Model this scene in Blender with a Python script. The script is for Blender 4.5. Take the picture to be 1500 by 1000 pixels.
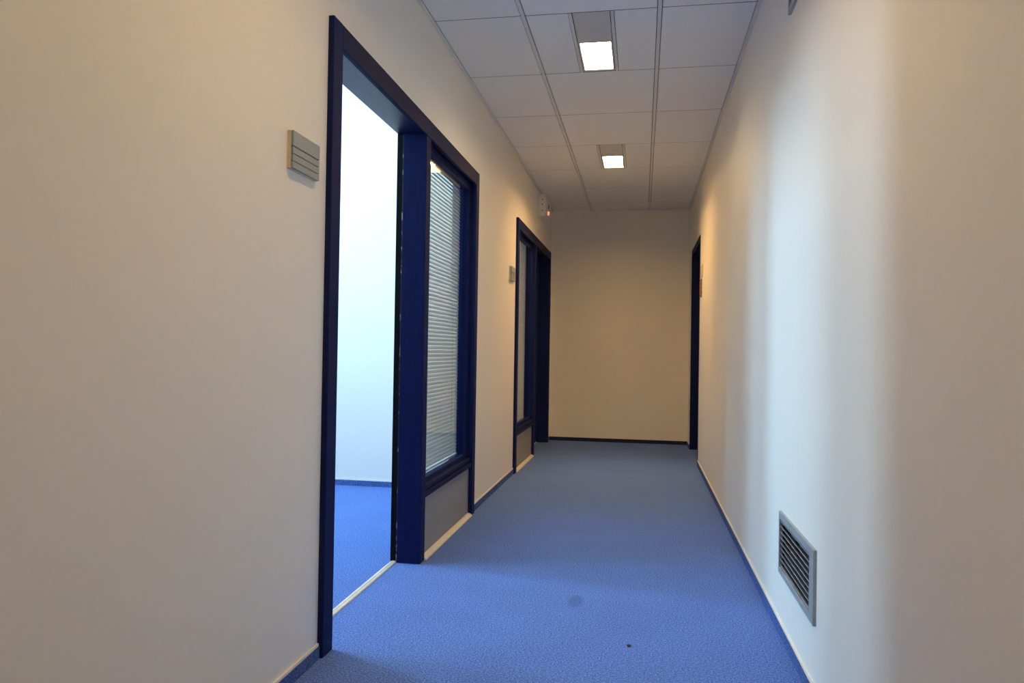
import bpy, bmesh, math
from mathutils import Matrix, Vector

for o in list(bpy.data.objects):
    bpy.data.objects.remove(o, do_unlink=True)
scene = bpy.context.scene
COL = scene.collection

# ------------------------------------------------------------------ camera
F_PX, YAW, PITCH, ROLL, CAM_Z = 1086.26, 0.1734, 0.0114, 0.0159, 1.0137
fw = Vector((-math.sin(YAW) * math.cos(PITCH), math.cos(YAW) * math.cos(PITCH), math.sin(PITCH)))
rt = Vector((math.cos(YAW), math.sin(YAW), 0))
up = rt.cross(fw)
r2 = math.cos(ROLL) * rt + math.sin(ROLL) * up
u2 = math.cos(ROLL) * up - math.sin(ROLL) * rt
cd = bpy.data.cameras.new('camera')
cd.sensor_width = 36.0
cd.lens = 36.0 * F_PX / 1500.0
cd.clip_start = 0.02
cam = bpy.data.objects.new('camera', cd)
COL.objects.link(cam)
M4 = Matrix.Identity(4)
for i in range(3):
    M4[i][0], M4[i][1], M4[i][2] = r2[i], u2[i], -fw[i]
M4[2][3] = CAM_Z
cam.matrix_world = M4
scene.camera = cam

# ------------------------------------------------------------------ world, light, exposure
# radiance and colour of each ceiling lamp by grid row: the far one is the warmest and brightest tube
LAMPS = {-6: (54.0, (1.0, 0.63, 0.25)), -3: (72.0, (1.0, 0.63, 0.24)), 0: (58.0, (1.0, 0.72, 0.38)), 3: (225.0, (1.0, 0.57, 0.20))}
DAY_L = 43.0                       # radiance of the overcast sky in the office windows
DAY_C = (0.48, 0.78, 1.0)
w = bpy.data.worlds.new('world')
scene.world = w
w.use_nodes = True
bg = w.node_tree.nodes['Background']
bg.inputs['Color'].default_value = (0.66, 0.82, 1.0, 1)
bg.inputs['Strength'].default_value = 1.2
vs = scene.view_settings
vs.view_transform = 'Standard'
vs.look = 'None'
vs.gamma = 1.0
vs.use_curve_mapping = False
vs.exposure = 0.0
if hasattr(scene, 'cycles'):       # pale corridor: let the light bounce on
    scene.cycles.max_bounces = 14
    scene.cycles.diffuse_bounces = 9

# office windows on the outer wall: (y0, y1, z0, z1, radiance)
X_OUT = -4.2
WINDOWS = [(2.02, 3.00, 1.75, 3.15, DAY_L * 0.74), (3.46, 4.09, 1.75, 3.15, DAY_L * 1.45), (6.3, 7.5, 1.75, 3.15, DAY_L * 0.5)]
for (a_, b_, c_, d_, L_) in WINDOWS:
    ld = bpy.data.lights.new('daylight', 'AREA')
    ld.shape = 'RECTANGLE'
    ld.size = d_ - c_
    ld.size_y = b_ - a_
    ld.color = DAY_C
    ld.energy = L_ * math.pi * ld.size * ld.size_y
    lo = bpy.data.objects.new('daylight', ld)
    lo.location = (X_OUT - 0.22, (a_ + b_) / 2, (c_ + d_) / 2)
    lo.rotation_euler = (0, -math.pi / 2, 0)      # local -Z points to +X
    COL.objects.link(lo)

# ------------------------------------------------------------------ dimensions
XL, XR, YE, H = -1.029, 0.511, 8.382, 2.6
XLB = -1.145                       # office side of the left partition
XRB = 0.66
YB = -2.55                         # closed end behind the camera
CA, CB = -0.578, 0.061             # ceiling grid lines
ROW0, ROWD = 3.459, 0.7511
HB = 0.044                         # baseboard height
HO = 3.30                          # office ceiling
Y_OFF = 5.18                       # cross wall between the offices

# ------------------------------------------------------------------ materials
def newmat(name):
    m = bpy.data.materials.new(name)
    m.use_nodes = True
    nt = m.node_tree
    return m, nt, nt.nodes['Principled BSDF']

def N(nt, typ, **kw):
    n = nt.nodes.new(typ)
    for k, v in kw.items():
        if k in n.inputs:
            n.inputs[k].default_value = v
        else:
            setattr(n, k, v)
    return n

def noise_mat(name, c1, c2, scale, rough=0.6, bump=0.0, bump_scale=None, stretch=(1, 1, 1), lo=0.35, hi=0.65,
              metallic=0.0, spec=0.5, detail=3.0, bump_dist=0.002):
    m, nt, b = newmat(name)
    tc = N(nt, 'ShaderNodeNewGeometry')
    mp = N(nt, 'ShaderNodeMapping')
    mp.inputs['Scale'].default_value = stretch
    nt.links.new(tc.outputs['Position'], mp.inputs['Vector'])
    nz = N(nt, 'ShaderNodeTexNoise', Scale=scale, Detail=detail)
    nt.links.new(mp.outputs['Vector'], nz.inputs['Vector'])
    rp = N(nt, 'ShaderNodeValToRGB')
    rp.color_ramp.elements[0].position = lo
    rp.color_ramp.elements[1].position = hi
    rp.color_ramp.elements[0].color = (*c1, 1)
    rp.color_ramp.elements[1].color = (*c2, 1)
    nt.links.new(nz.outputs['Fac'], rp.inputs['Fac'])
    nt.links.new(rp.outputs['Color'], b.inputs['Base Color'])
    b.inputs['Roughness'].default_value = rough
    b.inputs['Metallic'].default_value = metallic
    b.inputs['Specular IOR Level'].default_value = spec
    if bump:
        n2 = N(nt, 'ShaderNodeTexNoise', Scale=bump_scale or scale, Detail=2.0)
        nt.links.new(mp.outputs['Vector'], n2.inputs['Vector'])
        bp = N(nt, 'ShaderNodeBump', Strength=bump, Distance=bump_dist)
        nt.links.new(n2.outputs['Fac'], bp.inputs['Height'])
        nt.links.new(bp.outputs['Normal'], b.inputs['Normal'])
    return m

M = {}
M['wall'] = noise_mat('wall_paint', (0.82, 0.80, 0.75), (0.83, 0.81, 0.76), 60, rough=0.55, bump=0.05,
                      bump_scale=140, stretch=(1, 1, 0.35), spec=0.3)
M['office_wall'] = noise_mat('office_wall_paint', (0.82, 0.76, 0.69), (0.84, 0.78, 0.71), 60, rough=0.6, bump=0.1,
                             bump_scale=140, spec=0.3)
M['tile'] = noise_mat('mineral_fibre_tile', (0.80, 0.805, 0.81), (0.92, 0.925, 0.93), 230, rough=0.9, bump=0.35,
                      bump_scale=300, lo=0.3, hi=0.6, spec=0.1, detail=2)
M['plenum'] = noise_mat('plenum_dark', (0.05, 0.05, 0.05), (0.07, 0.07, 0.07), 20, rough=0.9)
M['bar'] = noise_mat('grid_bar_paint', (0.74, 0.74, 0.73), (0.78, 0.78, 0.77), 30, rough=0.5)
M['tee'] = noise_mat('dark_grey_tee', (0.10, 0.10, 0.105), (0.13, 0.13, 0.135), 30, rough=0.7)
M['frame'] = noise_mat('navy_stained_wood', (0.005, 0.011, 0.060), (0.008, 0.016, 0.095), 40, rough=0.65, bump=0.1,
                       bump_scale=60, stretch=(6, 6, 0.25), spec=0.1)
M['frame_h'] = noise_mat('navy_stained_wood_horizontal', (0.005, 0.009, 0.042), (0.010, 0.017, 0.075), 40, rough=0.65,
                         bump=0.3, bump_scale=60, stretch=(6, 0.25, 6), spec=0.1)
M['lining'] = noise_mat('navy_stained_lining', (0.006, 0.010, 0.042), (0.020, 0.028, 0.075), 40, rough=0.4, bump=0.4,
                        bump_scale=60, stretch=(6, 0.25, 6), spec=0.5)
M['black'] = noise_mat('black_seal', (0.004, 0.004, 0.006), (0.008, 0.008, 0.012), 50, rough=0.7, spec=0.1)
M['seal'] = noise_mat('worn_edge', (0.012, 0.014, 0.03), (0.42, 0.40, 0.38), 26, rough=0.6, lo=0.56, hi=0.68)
M['panel'] = noise_mat('grey_laminate', (0.27, 0.265, 0.265), (0.31, 0.305, 0.305), 180, rough=0.5)
M['beige'] = noise_mat('beige_strip', (0.68, 0.62, 0.52), (0.76, 0.70, 0.60), 40, rough=0.45)
M['cap'] = noise_mat('cream_cap', (0.80, 0.74, 0.64), (0.84, 0.78, 0.68), 40, rough=0.5)
M['slat'] = noise_mat('blind_slat', (0.72, 0.73, 0.71), (0.78, 0.79, 0.77), 30, rough=0.4)
M['cord'] = noise_mat('blind_cord', (0.70, 0.70, 0.68), (0.76, 0.76, 0.74), 30, rough=0.8)
M['alu'] = noise_mat('grey_anodised', (0.30, 0.33, 0.345), (0.36, 0.39, 0.40), 60, rough=0.42, metallic=0.15)
M['alu_edge'] = noise_mat('louvre_paint', (0.36, 0.36, 0.38), (0.44, 0.44, 0.46), 60, rough=0.45, metallic=0.1)
M['sign_grey'] = noise_mat('sign_grey', (0.25, 0.30, 0.33), (0.28, 0.33, 0.36), 90, rough=0.45)
M['sign_cream'] = noise_mat('sign_cream', (0.62, 0.54, 0.40), (0.68, 0.60, 0.46), 60, rough=0.5)
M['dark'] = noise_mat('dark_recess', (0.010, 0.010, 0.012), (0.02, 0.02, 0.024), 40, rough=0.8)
M['white_plastic'] = noise_mat('white_plastic', (0.84, 0.83, 0.80), (0.88, 0.87, 0.84), 40, rough=0.45)
M['screw'] = noise_mat('screw_grey', (0.10, 0.10, 0.10), (0.16, 0.16, 0.16), 40, rough=0.4, metallic=0.6)
M['steel'] = noise_mat('brushed_steel', (0.45, 0.45, 0.46), (0.55, 0.55, 0.56), 80, rough=0.35, metallic=1.0)
M['reflector'] = noise_mat('lamp_reflector', (0.70, 0.70, 0.66), (0.76, 0.76, 0.72), 40, rough=0.35)
M['lamp_plate'] = noise_mat('lamp_plate', (0.58, 0.58, 0.58), (0.63, 0.63, 0.63), 120, rough=0.5)
M['red'] = noise_mat('red_brown_box', (0.14, 0.030, 0.02), (0.42, 0.22, 0.12), 45, rough=0.5)
M['winframe'] = noise_mat('white_window_frame', (0.74, 0.74, 0.73), (0.79, 0.79, 0.78), 40, rough=0.4)

# carpet: blue speckle with two worn marks
def carpet(name, stains, shade=1.0):
    m, nt, b = newmat(name)
    g = N(nt, 'ShaderNodeNewGeometry')
    nz = N(nt, 'ShaderNodeTexNoise', Scale=165.0, Detail=3.0, Roughness=0.75)
    nt.links.new(g.outputs['Position'], nz.inputs['Vector'])
    rp = N(nt, 'ShaderNodeValToRGB')
    e = rp.color_ramp.elements
    e[0].position = 0.34
    e[0].color = (0.034, 0.070, 0.25, 1)
    e[1].position = 0.66
    e[1].color = (0.210, 0.352, 0.79, 1)
    k = rp.color_ramp.elements.new(0.5)
    k.color = (0.103, 0.190, 0.52, 1)
    nt.links.new(nz.outputs['Fac'], rp.inputs['Fac'])
    big = N(nt, 'ShaderNodeTexNoise', Scale=3.0, Detail=2.0)
    nt.links.new(g.outputs['Position'], big.inputs['Vector'])
    mr = N(nt, 'ShaderNodeMapRange')
    mr.inputs['To Min'].default_value = 0.9
    mr.inputs['To Max'].default_value = 1.1
    nt.links.new(big.outputs['Fac'], mr.inputs['Value'])
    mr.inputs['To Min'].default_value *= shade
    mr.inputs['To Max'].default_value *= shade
    mx = N(nt, 'ShaderNodeMix', data_type='RGBA', blend_type='MULTIPLY')
    mx.inputs['Factor'].default_value = 1.0
    nt.links.new(rp.outputs['Color'], mx.inputs['A'])
    nt.links.new(mr.outputs['Result'], mx.inputs['B'])
    last = mx.outputs['Result']
    if stains:
        mp = N(nt, 'ShaderNodeMapping')
        mp.inputs['Location'].default_value = (0.25 / 0.036, -3.02 / 0.085, 0)
        mp.inputs['Scale'].default_value = (1 / 0.036, 1 / 0.085, 1)
        nt.links.new(g.outputs['Position'], mp.inputs['Vector'])
        ln = N(nt, 'ShaderNodeVectorMath', operation='LENGTH')
        nt.links.new(mp.outputs['Vector'], ln.inputs[0])
        sr = N(nt, 'ShaderNodeMapRange')
        sr.inputs['From Min'].default_value = 1.05
        sr.inputs['From Max'].default_value = 0.6
        sr.inputs['To Max'].default_value = 0.42
        nt.links.new(ln.outputs['Value'], sr.inputs['Value'])
        m2 = N(nt, 'ShaderNodeMix', data_type='RGBA')
        nt.links.new(sr.outputs['Result'], m2.inputs['Factor'])
        nt.links.new(last, m2.inputs['A'])
        m2.inputs['B'].default_value = (0.055, 0.085, 0.19, 1)
        last = m2.outputs['Result']
    nt.links.new(last, b.inputs['Base Color'])
    b.inputs['Roughness'].default_value = 0.95
    b.inputs['Specular IOR Level'].default_value = 0.1
    bp = N(nt, 'ShaderNodeBump', Strength=0.25, Distance=0.003)
    nt.links.new(nz.outputs['Fac'], bp.inputs['Height'])
    nt.links.new(bp.outputs['Normal'], b.inputs['Normal'])
    return m
M['carpet'] = carpet('blue_carpet', True)
M['carpet_base'] = carpet('blue_carpet_baseboard', False, 0.62)
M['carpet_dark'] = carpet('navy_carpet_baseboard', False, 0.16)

# thin clear glass: reflection by Fresnel, otherwise transparent
def glass(name, tint):
    m = bpy.data.materials.new(name)
    m.use_nodes = True
    nt = m.node_tree
    nt.nodes.remove(nt.nodes['Principled BSDF'])
    out = nt.nodes['Material Output']
    lw = N(nt, 'ShaderNodeLayerWeight', Blend=0.5)
    pw = N(nt, 'ShaderNodeMath', operation='POWER')
    pw.inputs[1].default_value = 5.0
    nt.links.new(lw.outputs['Facing'], pw.inputs[0])
    fr = N(nt, 'ShaderNodeMapRange')
    fr.inputs['To Min'].default_value = 0.04
    fr.inputs['To Max'].default_value = 0.9
    nt.links.new(pw.outputs['Value'], fr.inputs['Value'])
    tr = N(nt, 'ShaderNodeBsdfTransparent')
    tr.inputs['Color'].default_value = (*tint, 1)
    gl = N(nt, 'ShaderNodeBsdfGlossy', Roughness=0.03)
    mx = N(nt, 'ShaderNodeMixShader')
    nt.links.new(fr.outputs['Result'], mx.inputs['Fac'])
    nt.links.new(tr.outputs['BSDF'], mx.inputs[1])
    nt.links.new(gl.outputs['BSDF'], mx.inputs[2])
    nt.links.new(mx.outputs['Shader'], out.inputs['Surface'])
    return m
M['glass'] = glass('clear_glass', (0.93, 0.96, 0.97))
M['window_glass'] = glass('window_glass', (0.97, 0.98, 0.99))

def emit(name, col, strength):
    m, nt, b = newmat(name)
    b.inputs['Base Color'].default_value = (0.8, 0.8, 0.8, 1)
    b.inputs['Emission Color'].default_value = (*col, 1)
    b.inputs['Emission Strength'].default_value = strength
    return m
for row_, (L_, C_) in LAMPS.items():
    M['lamp%d' % row_] = emit('lamp_diffuser', C_, L_)
M['indicator'] = emit('indicator_glow', (1.0, 0.30, 0.16), 1.0)

# ------------------------------------------------------------------ builders
ORG = {}            # object name -> world origin

def props(o, label=None, cat=None, group=None, kind=None):
    if label: o['label'] = label
    if cat: o['category'] = cat
    if group: o['group'] = group
    if kind: o['kind'] = kind
    return o

def link(o, org, parent):
    COL.objects.link(o)
    org = Vector(org)
    ORG[o.name] = org
    if parent is not None:
        o.parent = parent
        o.location = org - ORG[parent.name]
    else:
        o.location = org
    return o

def empty(name, loc, **kw):
    o = bpy.data.objects.new(name, None)
    o.empty_display_size = 0.05
    link(o, loc, None)
    return props(o, **kw)

def mesh_boxes(name, boxes, bevel=0.0, org=None):
    bm = bmesh.new()
    for (x0, x1, y0, y1, z0, z1) in boxes:
        vs_ = [bm.verts.new((x, y, z)) for x in (x0, x1) for y in (y0, y1) for z in (z0, z1)]
        for f in ((0, 1, 3, 2), (4, 6, 7, 5), (0, 4, 5, 1), (2, 3, 7, 6), (0, 2, 6, 4), (1, 5, 7, 3)):
            bm.faces.new([vs_[i] for i in f])
    if bevel:
        bmesh.ops.bevel(bm, geom=bm.edges[:], offset=bevel, segments=2, affect='EDGES', profile=0.5)
    bmesh.ops.recalc_face_normals(bm, faces=bm.faces[:])
    return finish(name, bm, org)

def finish(name, bm, org=None):
    if org is None:
        mn = Vector((min(v.co[i] for v in bm.verts) for i in range(3)))
        mxx = Vector((max(v.co[i] for v in bm.verts) for i in range(3)))
        org = Vector(((mn.x + mxx.x) / 2, (mn.y + mxx.y) / 2, mn.z))
    org = Vector(org)
    for v in bm.verts:
        v.co -= org
    me = bpy.data.meshes.new(name)
    bm.to_mesh(me)
    bm.free()
    return me, org

def box(name, boxes, mat, parent=None, bevel=0.0, org=None, **kw):
    if not isinstance(boxes[0], (tuple, list)):
        boxes = [boxes]
    me, org = mesh_boxes(name, boxes, bevel, org)
    me.materials.append(M[mat])
    o = bpy.data.objects.new(name, me)
    link(o, org, parent)
    return props(o, **kw)

def prism(name, pts, axis, a, b, mat, parent=None, bevel=0.0, smooth=False, **kw):
    """extrude a 2D outline along an axis from a to b"""
    bm = bmesh.new()
    def P(p, t):
        if axis == 'y': return (p[0], t, p[1])
        if axis == 'x': return (t, p[0], p[1])
        return (p[0], p[1], t)
    A = [bm.verts.new(P(p, a)) for p in pts]
    B = [bm.verts.new(P(p, b)) for p in pts]
    n = len(pts)
    bm.faces.new(A)
    bm.faces.new(B[::-1])
    for i in range(n):
        bm.faces.new((A[i], B[i], B[(i + 1) % n], A[(i + 1) % n]))
    bmesh.ops.recalc_face_normals(bm, faces=bm.faces[:])
    if bevel:
        bmesh.ops.bevel(bm, geom=bm.edges[:], offset=bevel, segments=2, affect='EDGES', profile=0.5)
    me, org = finish(name, bm)
    me.materials.append(M[mat])
    o = bpy.data.objects.new(name, me)
    link(o, org, parent)
    return props(o, **kw)

def cyl(name, c, axis, r, length, mat, parent=None, seg=16, dome=0.0, **kw):
    bm = bmesh.new()
    bmesh.ops.create_cone(bm, cap_ends=True, segments=seg, radius1=r, radius2=r * (1 - dome), depth=length)
    rot = {'z': Matrix.Identity(4), 'x': Matrix.Rotation(math.pi / 2, 4, 'Y'), 'y': Matrix.Rotation(math.pi / 2, 4, 'X')}[axis]
    bmesh.ops.transform(bm, matrix=Matrix.Translation(c) @ rot, verts=bm.verts[:])
    me, org = finish(name, bm)
    me.materials.append(M[mat])
    o = bpy.data.objects.new(name, me)
    link(o, org, parent)
    return props(o, **kw)

def copy_tree(o, delta, parent=None, **kw):
    c = o.copy()
    COL.objects.link(c)
    if parent is not None:
        c.parent = parent
        ORG[c.name] = ORG[o.name] + Vector(delta)
    else:
        c.location = o.location + Vector(delta)
        ORG[c.name] = ORG[o.name] + Vector(delta)
    props(c, **kw)
    for ch in [k for k in bpy.data.objects if k.parent == o]:
        copy_tree(ch, delta, c)
    return c

# ------------------------------------------------------------------ frame positions on the left wall
FZ = 2.105                         # top of the casings
F1, F2, FLEN = 2.284, 5.990, 2.218
S_CAS, S_OP, S_MUL = 0.078, 1.086, 1.161      # local: near casing | opening | mullion | sidelight | far casing
S_END = FLEN - 0.078
D3 = (6.90, 8.035, 2.068)          # doorway in the right wall

# ------------------------------------------------------------------ structure
fl = box('floor', (X_OUT - 0.15, XRB + 0.6, YB - 0.1, 9.4, -0.06, 0.0), 'carpet', kind='structure',
         label='speckled blue carpet over the corridor and office', cat='floor')

ov = 0.03
box('wall_left', [
    (XLB, XL, YB, F1 + ov, 0, HO), (XLB, XL, F1 + ov, F1 + FLEN - ov, FZ - ov, HO),
    (XLB, XL, F1 + FLEN - ov, F2 + ov, 0, HO), (XLB, XL, F2 + ov, F2 + FLEN - ov, FZ - ov, HO),
    (XLB, XL, F2 + FLEN - ov, YE, 0, HO)], 'wall', kind='structure',
    label='cream painted corridor wall with two dark framed openings', cat='wall')
# air grilles (outer y0, y1, z0, z1) and the holes behind them
GR1 = (2.292, 2.846, 0.222, 0.443)
GR2 = (2.228, 2.782, 2.232, 2.453)
def grille_hole(g):
    return (g[0] + .052, g[1] - .012, g[2] + .020, g[3] - .024)
def wall_cells(x0, x1, y0, y1, z0, z1, holes):
    ys = sorted({y0, y1, *[h[i] for h in holes for i in (0, 1)]})
    zs = sorted({z0, z1, *[h[i] for h in holes for i in (2, 3)]})
    out = []
    for ya, yb in zip(ys, ys[1:]):
        run = None
        for za, zb in zip(zs, zs[1:]):
            hole = any(h[0] <= ya and yb <= h[1] and h[2] <= za and zb <= h[3] for h in holes)
            if hole:
                run = None
            elif run is None:
                run = [x0, x1, ya, yb, za, zb]
                out.append(run)
            else:
                run[5] = zb
    return out
box('wall_right', wall_cells(XR, XRB, YB, YE, 0, HO, [grille_hole(GR1), grille_hole(GR2), (D3[0], D3[1], 0, D3[2])]), 'wall',
    kind='structure', label='long pale wall with the daylight patch and air grille', cat='wall')
box('wall_far', (XLB, XRB, YE, YE + 0.12, 0, HO), 'wall', kind='structure',
    label='plain tan lit wall closing the end of the corridor', cat='wall')
box('wall_near', (XLB, XRB, YB - 0.1, YB, 0, HO), 'wall', kind='structure',
    label='plain wall closing the corridor behind the viewer', cat='wall')
box('wall_office_far', (X_OUT, XLB, Y_OFF, Y_OFF + 0.12, 0, HO), 'office_wall', kind='structure',
    label='bright white office wall seen through the open doorway', cat='wall')
box('wall_office_near', (X_OUT, XLB, 1.18, 1.3, 0, HO), 'office_wall', kind='structure',
    label='white office wall on the near side of the office', cat='wall')
box('wall_office_end', (X_OUT, XLB, 9.2, 9.32, 0, HO), 'office_wall', kind='structure',
    label='white end wall of the second office', cat='wall')
ob = []
yc = 1.18
for (a_, b_, c_, d_, L_) in WINDOWS:
    ob += [(X_OUT - 0.15, X_OUT, yc, a_, 0, HO), (X_OUT - 0.15, X_OUT, a_, b_, 0, c_), (X_OUT - 0.15, X_OUT, a_, b_, d_, HO)]
    yc = b_
ob.append((X_OUT - 0.15, X_OUT, yc, 9.32, 0, HO))
box('wall_outer', ob, 'office_wall', kind='structure', label='white outer office wall holding the tall windows', cat='wall')
box('ceiling_office', (X_OUT - 0.15, XLB, 1.18, 9.32, HO, HO + 0.08), 'office_wall', kind='structure',
    label='white ceiling of the offices', cat='ceiling')

for i, (a_, b_, c_, d_, L_) in enumerate(WINDOWS):
    t = empty('window_%d' % (i + 1), (X_OUT - 0.07, (a_ + b_) / 2, c_), kind='structure', cat='window',
              label=['white office window opposite the open doorway', 'white office window nearest the bright cross wall',
                     'white window of the second office behind the far blind'][i])
    x0, x1 = X_OUT - 0.11, X_OUT - 0.05
    box('window_frame', [(x0, x1, a_, a_ + .05, c_, d_), (x0, x1, b_ - .05, b_, c_, d_),
                         (x0, x1, a_ + .05, b_ - .05, c_, c_ + .05), (x0, x1, a_ + .05, b_ - .05, d_ - .05, d_)],
        'winframe', t)
    box('pane', (X_OUT - 0.083, X_OUT - 0.077, a_ + .05, b_ - .05, c_ + .05, d_ - .05), 'window_glass', t)
    box('window_sill', (X_OUT - 0.06, X_OUT + 0.12, a_ - .03, b_ + .03, c_ - .03, c_ + 0.002), 'winframe', t, bevel=0.004)

# baseboards: a strip of carpet with a cream cap
def baseboard(name, runs, label, mat='carpet_base'):
    """runs: list of (axis, wall coordinate, direction of the room, a, b)"""
    bx, cp = [], []
    for ax, c, d, a, b in runs:
        lo, hi = sorted((c, c + d * 0.009))
        lo2, hi2 = sorted((c, c + d * 0.006))
        if ax == 'x':
            bx.append((lo, hi, a, b, 0, HB - 0.004)); cp.append((lo2, hi2, a, b, HB - 0.004, HB + 0.005))
        else:
            bx.append((a, b, lo, hi, 0, HB - 0.004)); cp.append((a, b, lo2, hi2, HB - 0.004, HB + 0.005))
    o = box(name, bx, mat, kind='structure', label=label, cat='baseboard')
    box('cap_strip', cp, 'cap', o)
    return o
baseboard('baseboard_left', [('x', XL, 1, YB, F1), ('x', XL, 1, F1 + FLEN, F2), ('x', XL, 1, F2 + FLEN, YE)],
          'blue carpet skirting along the wall with the blinds')
baseboard('baseboard_right', [('x', XR, -1, YB, D3[0] - 0.03), ('x', XR, -1, D3[1] + 0.03, YE)],
          'blue carpet skirting under the air grille wall')
baseboard('baseboard_far', [('y', YE, -1, XL, XR)], 'dark navy skirting across the corridor end wall', 'carpet_dark')
baseboard('baseboard_office', [('y', Y_OFF, -1, X_OUT, XLB)], 'blue carpet skirting seen through the open doorway')

# ------------------------------------------------------------------ corridor ceiling
ce = box('ceiling', (XL - 0.02, XR + 0.02, YB, YE, H + 0.10, H + 0.14), 'plenum', kind='structure',
         label='suspended grey tile ceiling of the corridor', cat='ceiling')
ANG, BAR, GAP = 0.019, 0.018, 0.0035
for (x0, x1) in ((XL, XL + ANG), (XR - ANG, XR)):
    box('wall_angle', (x0, x1, YB, YE, H - 0.004, H + 0.002), 'bar', ce)
for c in (CA, CB):
    box('grid_bar', [(c - BAR / 2, c + BAR / 2, YB, YE, H - 0.002, H + 0.003), (c - .002, c + .002, YB, YE, H + 0.003, H + 0.04)], 'bar', ce)
LAMPX = (-0.345, -0.170)
SUBBAR = 0.015
LROWS = (-6, -3, 0, 3)
tile_cache = {}
def tile(x0, x1, y0, y1):
    key = (round(x1 - x0, 4), round(y1 - y0, 4))
    if key not in tile_cache:
        me, org = mesh_boxes('ceiling_tile', [(x0, x1, y0, y1, H, H + 0.018)], 0.0018)
        me.materials.append(M['tile'])
        tile_cache[key] = me
    o = bpy.data.objects.new('ceiling_tile', tile_cache[key])
    link(o, ((x0 + x1) / 2, (y0 + y1) / 2, H), ce)
for i in range(-9, 7):
    y0 = max(ROW0 + i * ROWD, YB) + 0.003
    y1 = min(ROW0 + (i + 1) * ROWD, YE) - 0.003
    if y1 - y0 < 0.05:
        continue
    hb = BAR / 2 + GAP
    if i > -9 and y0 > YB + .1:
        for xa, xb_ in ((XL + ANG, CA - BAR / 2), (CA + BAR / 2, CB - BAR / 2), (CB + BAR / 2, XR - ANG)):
            box('cross_tee', (xa, xb_, y0 - .0068, y0 + .0008, H + .0012, H + .005), 'tee', ce)  # dark strip added in the tile joint, its colour stands in for the gap's shade
    tile(XL + ANG + 0.002, CA - hb, y0, y1)
    tile(CB + hb, XR - ANG - 0.002, y0, y1)
    if i in LROWS:
        tile(CA + hb, LAMPX[0] - SUBBAR - 2 * GAP + .001, y0, y1)
        tile(LAMPX[1] + SUBBAR + 2 * GAP - .001, CB - hb, y0, y1)
        for s, xx in ((-1, LAMPX[0]), (1, LAMPX[1])):
            a, b = sorted((xx + s * GAP, xx + s * (GAP + SUBBAR)))
            box('cross_bar', (a, b, y0, y1, H - 0.002, H + 0.003), 'bar', ce)
    else:
        tile(CA + hb, CB - hb, y0, y1)

# ------------------------------------------------------------------ ceiling lights
def ceiling_light(row, label):
    y0, y1 = ROW0 + row * ROWD + 0.004, ROW0 + (row + 1) * ROWD - 0.004
    x0, x1 = LAMPX
    ya, yb = y0 + 0.345, y1 - 0.032
    t = empty('ceiling_light', ((x0 + x1) / 2, (y0 + y1) / 2, H), label=label, cat='ceiling light', group='recessed corridor ceiling lights')
    box('cover_plate', (x0, x1, y0, ya - 0.010, H + 0.001, H + 0.010), 'lamp_plate', t, bevel=0.001)
    box('rim', [(x0, x1, ya - .010, ya, H - .001, H + .012), (x0, x1, yb, yb + .012, H - .001, H + .012),
                (x0, x0 + .009, ya, yb, H - .001, H + .012), (x1 - .009, x1, ya, yb, H - .001, H + .012),
                (x0, x1, yb + .012, y1, H + .001, H + .010)], 'lamp_plate', t)
    d = 0.076
    box('reflector', [(x0 + .006, x0 + .009, ya, yb, H + .012, H + d), (x1 - .009, x1 - .006, ya, yb, H + .012, H + d),
                      (x0 + .006, x1 - .006, ya - .003, ya, H + .012, H + d), (x0 + .006, x1 - .006, yb, yb + .003, H + .012, H + d)],
        'reflector', t)
    box('diffuser', (x0 + .0095, x1 - .0095, ya + .0005, yb - .0005, H + .060, H + .064), 'lamp%d' % row, t)
    box('housing', (x0 + .004, x1 - .004, ya - .006, yb + .006, H + d, H + d + .01), 'lamp_plate', t)
    return t
ceiling_light(0, 'larger lit square ceiling light nearest the viewer')
ceiling_light(3, 'smaller lit ceiling light farther down the corridor')
ceiling_light(-3, 'lit ceiling light overhead beside the viewer')
ceiling_light(-6, 'lit ceiling light behind the viewer')

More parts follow.
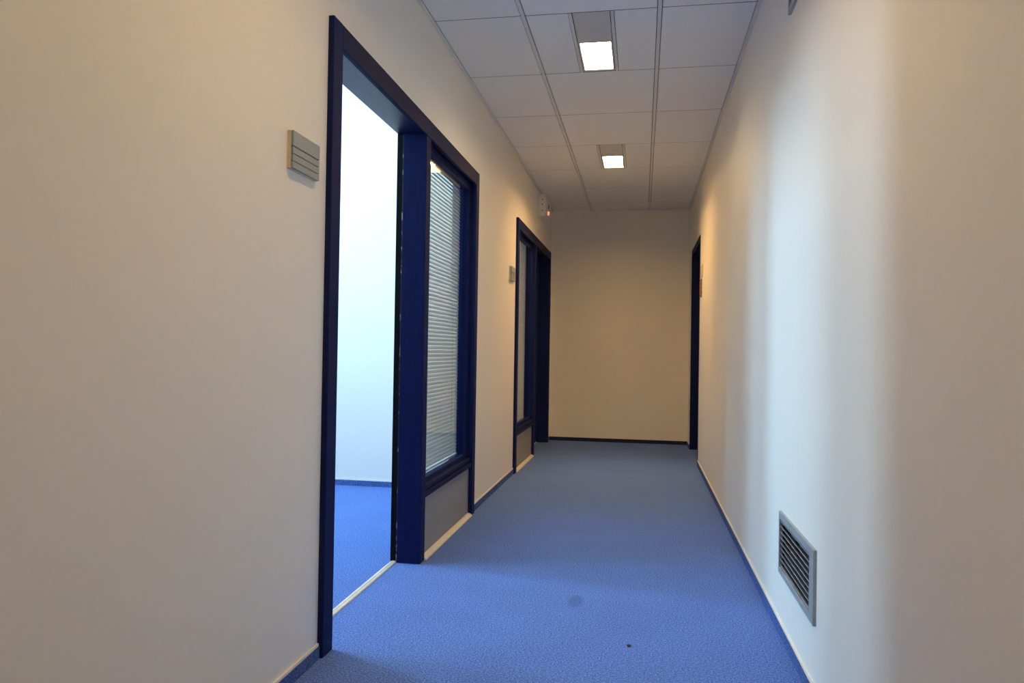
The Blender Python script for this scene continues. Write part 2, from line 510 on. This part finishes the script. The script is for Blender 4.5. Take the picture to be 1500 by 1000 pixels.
# ------------------------------------------------------------------ door frames with sidelights on the left wall
XF = XL + 0.020                    # face of the casings
XJ = -1.162                        # office side of the lining
def framed_door(name, y_start, mirrored, label, leaf_open):
    def Y(a, b):
        if mirrored:
            a, b = FLEN - b, FLEN - a
        return y_start + a, y_start + b
    t = empty(name, (XL, y_start + FLEN / 2, 0), kind='structure', cat='door', label=label)
    zi = 2.022
    a, b = Y(0, S_CAS)
    box('casing', (XL - .001, XF, a, b, 0.0, FZ), 'frame', t, bevel=0.003)
    a, b = Y(S_END, FLEN)
    box('casing', (XL - .001, XF, a, b, 0.0, FZ), 'frame', t, bevel=0.003)
    a, b = Y(S_CAS, S_END)
    box('head_casing', (XL - .001, XF - .0006, a, b, zi, FZ), 'frame_h', t, bevel=0.003)
    box('head_lining', [(XJ, XL - .001, a, b, 2.036, 2.075)], 'lining', t, bevel=0.002)
    a, b = Y(0.030, S_CAS - .004)
    box('jamb', (XJ, XL - .001, a, b, 0, 2.075), 'frame', t, bevel=0.002)
    a, b = Y(S_END + .004, FLEN - .030)
    box('jamb', (XJ, XL - .001, a, b, 0, 2.075), 'frame', t, bevel=0.002)
    # mullion: deep post with a rebate for the leaf on the office side
    a, b = Y(S_OP, S_MUL)
    mu = box('mullion', (-1.128, XF - .004, a, b, 0, 2.036), 'frame', t, bevel=0.003)
    a, b = Y(S_OP + .010, S_MUL)
    box('rebate', (XJ, -1.128, a, b, 0, 2.036), 'black', mu)
    a, b = Y(S_OP + .001, S_OP + .010)
    box('edge_strip', (-1.132, -1.128, a, b, 0.004, 2.030), 'seal', mu)
    a, b = Y(S_OP + .006, S_OP + .010)
    box('strike_plate', (-1.160, -1.138, a, b, 0.93, 1.13), 'black', mu)
    # sidelight: sash, glass, rails, lower panel
    a, b = Y(S_MUL, S_END)
    box('sash', [(-1.086, -1.048, a, b, 1.985, 2.034), (-1.086, -1.048, a, b, .352, .376),
                 (-1.086, -1.048, a, a + .020, .376, 1.985), (-1.086, -1.048, b - .020, b, .376, 1.985)], 'frame', t, bevel=0.002)
    box('glass_pane', (-1.067, -1.062, a + .018, b - .018, .374, 1.987), 'glass', t)
    box('upper_rail', (-1.100, -1.022, a, b, .328, .352), 'frame_h', t, bevel=0.003)
    box('lower_rail', (-1.100, -1.014, a, b, .298, .324), 'frame_h', t, bevel=0.003)
    box('lower_panel', (-1.060, -1.032, a, b, .006, .300), 'panel', t, label='plain grey panel under the glass')
    prism('floor_strip', [(-1.033, 0), (-1.004, 0), (-1.005, .006), (-1.018, .015), (-1.033, .017)], 'y', a, b, 'beige', t)
    a, b = Y(S_CAS - .004, S_OP + .008)
    prism('threshold', [(-1.160, 0), (-1.130, 0), (-1.132, .005), (-1.143, .008), (-1.145, .006), (-1.147, .008), (-1.158, .005)],
          'y', a, b, 'beige', t, label='pale metal threshold strip')
    a, b = Y(S_CAS, S_OP)
    if leaf_open:
        lf = box('door_leaf', (XJ - .985, XJ - .006, a - .042, a - .002, .010, 2.030), 'frame', t, bevel=0.003)
        hx, hy0, hy1 = XJ - .93, a - .042, a - .002
        box('handle', [(hx - .02, hx + .02, hy1, hy1 + .008, .93, 1.13), (hx - .008, hx + .008, hy1 + .008, hy1 + .05, 1.04, 1.056),
                       (hx - .008, hx + .12, hy1 + .04, hy1 + .055, 1.04, 1.056)], 'steel', lf, bevel=0.003)
    else:
        lf = box('door_leaf', (XJ + .001, -1.130, a + .003, b - .003, .010, 2.034), 'frame', t, bevel=0.003)
        hy = a + .07
        box('handle', [(-1.130, -1.124, hy - .02, hy + .02, .93, 1.13), (-1.124, -1.085, hy - .008, hy + .008, 1.04, 1.056),
                       (-1.095, -1.083, hy - .008, hy + .11, 1.04, 1.056)], 'steel', lf, bevel=0.002)
    return t
framed_door('door_1', F1, False, 'large dark navy door frame around the open doorway and tall glazed sidelight', True)
framed_door('door_2', F2, True, 'smaller looking dark navy door frame at the far end of the corridor', False)

# doorway at the far end of the right wall
t3 = empty('door_3', (XR, (D3[0] + D3[1]) / 2, 0), kind='structure', cat='door',
           label='dark recessed doorway at the far end of the air grille wall')
ya, yb, zt = D3
box('jamb', (XR - .003, XRB, ya - .004, ya + .028, 0, zt + .02), 'frame', t3, bevel=0.001)
box('jamb', (XR - .003, XRB, yb - .045, yb + .004, 0, zt + .02), 'frame', t3, bevel=0.001)
box('head_lining', (XR - .003, XRB, ya + .028, yb - .045, zt - .045, zt + .02), 'frame_h', t3, bevel=0.001)
lf = box('door_leaf', (XR + .085, XR + .125, ya + .030, yb - .047, .010, zt - .047), 'frame', t3, bevel=0.002)
box('handle', [(XR + .079, XR + .085, ya + .09, ya + .13, .93, 1.13), (XR + .04, XR + .079, ya + .102, ya + .118, 1.04, 1.056),
               (XR + .036, XR + .05, ya + .102, ya + .22, 1.04, 1.056)], 'steel', lf, bevel=0.002)

# ------------------------------------------------------------------ venetian blinds
def venetian_blind(y0, y1, label):
    xb, pitch, n, zb = -1.1135, 0.0216, 79, 0.375
    t = empty('venetian_blind', (xb, (y0 + y1) / 2, zb), label=label, cat='blind', group='venetian blinds in the sidelights')
    # one curved slat: low edge towards the corridor
    th, wid, sag = math.radians(63), 0.025, 0.0026
    top, bot = [], []
    for k in range(7):
        u = (k / 6 - 0.5) * wid
        s = sag * (1 - (2 * u / wid) ** 2)
        dx, dz = math.cos(th), -math.sin(th)       # along the slat, towards the corridor and down
        nx, nz = math.sin(th), math.cos(th)
        top.append((xb + u * dx + s * nx, u * dz + s * nz))
        bot.append((xb + u * dx + (s - .0006) * nx, u * dz + (s - .0006) * nz))
    first = prism('slat', top + bot[::-1], 'y', y0, y1, 'slat', None)
    me = first.data
    base = ORG[first.name].copy()
    bpy.data.objects.remove(first)
    for k in range(n):
        z = zb + 0.022 + k * pitch
        if z > 2.058: break
        o = bpy.data.objects.new('slat', me)
        link(o, (base.x, base.y, base.z + z), t)
    box('bottom_rail', (xb - .010, xb + .010, y0, y1, zb - .006, zb + .006), 'slat', t, bevel=0.002)
    box('head_rail', (xb - .013, xb + .013, y0, y1, 2.004, 2.034), 'slat', t, bevel=0.001)
    for yy in (y0 + .15, y1 - .165):
        for dx in (-.0135, .0125):
            box('ladder_cord', (xb + dx, xb + dx + .0012, yy - .0012, yy + .0012, zb, 2.01), 'cord', t)
    return t
b1 = venetian_blind(F1 + S_MUL + .006, F1 + S_END - .006, 'large white venetian blind beside the open doorway')
copy_tree(b1, (0, (F2 + FLEN - S_END) - (F1 + S_MUL), 0), label='narrow looking white venetian blind in the far frame')

# ------------------------------------------------------------------ name plates on the left wall
def name_plate(y0, label):
    z0, z1, wy = 1.535, 1.646, 0.180
    t = empty('name_plate', (XL, y0 + wy / 2, z0), label=label, cat='sign', group='office name plates')
    box('backing', (XL, XL + .012, y0, y0 + wy, z0, z1), 'sign_cream', t, bevel=0.001)
    hs = .0215
    box('header_panel', (XL + .012, XL + .0195, y0 + .001, y0 + wy, z0 + 3 * hs + .002, z1 - .0005), 'sign_grey', t, bevel=0.0006)
    for k in range(3):
        box('insert_strip', (XL + .012, XL + .019, y0 + .001, y0 + wy, z0 + k * hs + .0012, z0 + (k + 1) * hs - .0014), 'sign_grey', t, bevel=0.0005)
    box('strip_gaps', (XL + .0118, XL + .0135, y0 + .002, y0 + wy - .001, z0 + .001, z0 + 3 * hs + .003), 'dark', t)
    return t
p1 = name_plate(2.013, 'large grey name plate left of the open doorway')
copy_tree(p1, (0, 5.690 - 2.013, 0.024), label='small name plate beside the far dark frame')

# ------------------------------------------------------------------ air grilles on the right wall
def air_grille(g, label):
    y0, y1, z0, z1 = g
    ya_, yb_, za_, zb_ = grille_hole(g)
    t = empty('air_grille', (XR, (y0 + y1) / 2, z0), label=label, cat='vent', group='air grilles on the right wall')
    x0 = XR - .010
    for bxx in ((x0, XR + .004, y0, y1, zb_ - .002, z1), (x0, XR + .004, y0, y1, z0, za_ + .002),
                (x0, XR + .004, y0, ya_ + .002, za_ + .002, zb_ - .002), (x0, XR + .004, yb_ - .002, y1, za_ + .002, zb_ - .002)):
        box('frame_rail', bxx, 'alu', t, bevel=0.0018)
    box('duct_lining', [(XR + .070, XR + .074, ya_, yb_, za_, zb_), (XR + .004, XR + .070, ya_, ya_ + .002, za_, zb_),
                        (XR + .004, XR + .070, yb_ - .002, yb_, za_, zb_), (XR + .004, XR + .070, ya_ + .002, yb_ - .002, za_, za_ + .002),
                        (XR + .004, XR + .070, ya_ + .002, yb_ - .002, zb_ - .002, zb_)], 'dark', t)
    n, me = 9, None
    for k in range(n):
        zc = za_ + (k + .5) * (zb_ - za_) / n
        if me is None:
            o = prism('louvre', [(XR - .006, zc - .0016), (XR - .006, zc + .0016), (XR + .012, zc - .0104), (XR + .0105, zc - .0124)],
                      'y', ya_ + .002, yb_ - .002, 'alu_edge', t)
            me, b0 = o.data, ORG[o.name] - Vector((0, 0, zc))
        else:
            o = bpy.data.objects.new('louvre', me)
            link(o, b0 + Vector((0, 0, zc)), t)
    for k in range(3):
        yy = ya_ + (k + .75) * (yb_ - ya_) / 3.4
        box('vertical_vane', (XR + .014, XR + .030, yy - .0015, yy + .0015, za_ + .002, zb_ - .002), 'alu_edge', t)
    return t
air_grille(GR1, 'grey air grille low on the wall near the floor')
air_grille(GR2, 'corner of a grey grille high on the wall at the top edge')

# ------------------------------------------------------------------ emergency light by the far frame
ex0, ex1, ey0, ey1, ez0, ez1 = XL, XL + .070, 7.30, 7.76, 2.362, 2.572
t = empty('emergency_light', (XL, (ey0 + ey1) / 2, ez0), label='small white emergency light box with a glowing red lamp above the far frame', cat='emergency light')
box('housing', (ex0, ex1 - .006, ey0 + .006, ey1, ez0 + .004, ez1), 'white_plastic', t, bevel=0.004)
ec = box('end_cap', (ex0 + .002, ex1 - .002, ey0, ey0 + .008, ez0, ez1 - .002), 'white_plastic', t, bevel=0.003)
for zz in (ez0 + .155, ez0 + .105, ez0 + .045):
    cyl('screw', (ex0 + .036, ey0 - .001, zz), 'y', .006, .006, 'screw', ec, seg=12)
box('side_panel', (ex1 - .007, ex1 - .001, ey0 + .03, ey1 - .02, ez0 + .03, ez1 - .03), 'white_plastic', t, bevel=0.002)
box('clip', (ex1 - .002, ex1 + .004, ey0 + .20, ey0 + .23, ez0 + .10, ez0 + .14), 'screw', t, bevel=0.001)
box('clip', (ex1 - .002, ex1 + .004, ey0 + .20, ey0 + .23, ez0 + .05, ez0 + .075), 'screw', t, bevel=0.001)
cyl('indicator_lamp', (ex1 + .006, ey0 + .19, ez0 + .048), 'x', .026, .016, 'indicator', t, seg=18, dome=0.4)
box('lens', (ex0 + .01, ex1 - .012, ey0 + .03, ey1 - .02, ez0 - .006, ez0 + .005), 'white_plastic', t, bevel=0.002)

# ------------------------------------------------------------------ plates by the right doorway
t = empty('door_plate', (XR, 6.66, 1.672), label='thin yellowish plate beside the far right doorway', cat='sign')
box('backing', (XR - .008, XR, 6.58, 6.74, 1.672, 1.778), 'sign_cream', t, bevel=0.001)
box('insert_strip', (XR - .011, XR - .008, 6.585, 6.735, 1.678, 1.772), 'sign_cream', t, bevel=0.001)
t = empty('wall_box', (XR, 6.70, 1.505), label='small red brown box under the plate by the far right doorway', cat='wall box')
box('body', (XR - .010, XR, 6.66, 6.76, 1.515, 1.662), 'red', t, bevel=0.003)
box('front_plate', (XR - .014, XR - .010, 6.668, 6.752, 1.530, 1.650), 'red', t, bevel=0.002)
cyl('knob', (XR - .007, 6.67, 1.508), 'z', .006, .016, 'screw', t, seg=12)

# ------------------------------------------------------------------ lint on the carpet
bm = bmesh.new()
bmesh.ops.create_icosphere(bm, subdivisions=2, radius=1.0)
for v in bm.verts:
    k = 1 + .25 * math.sin(7 * v.co.x + 3 * v.co.y)
    v.co = Vector((-.030 + v.co.x * .0075 * k, 2.600 + v.co.y * .011 * k, .0022 + v.co.z * .003))
me, org = finish('lint', bm)
me.materials.append(M['dark'])
lo = link(bpy.data.objects.new('lint', me), org, None)
props(lo, label='tiny dark speck of lint on the blue carpet', cat='lint')
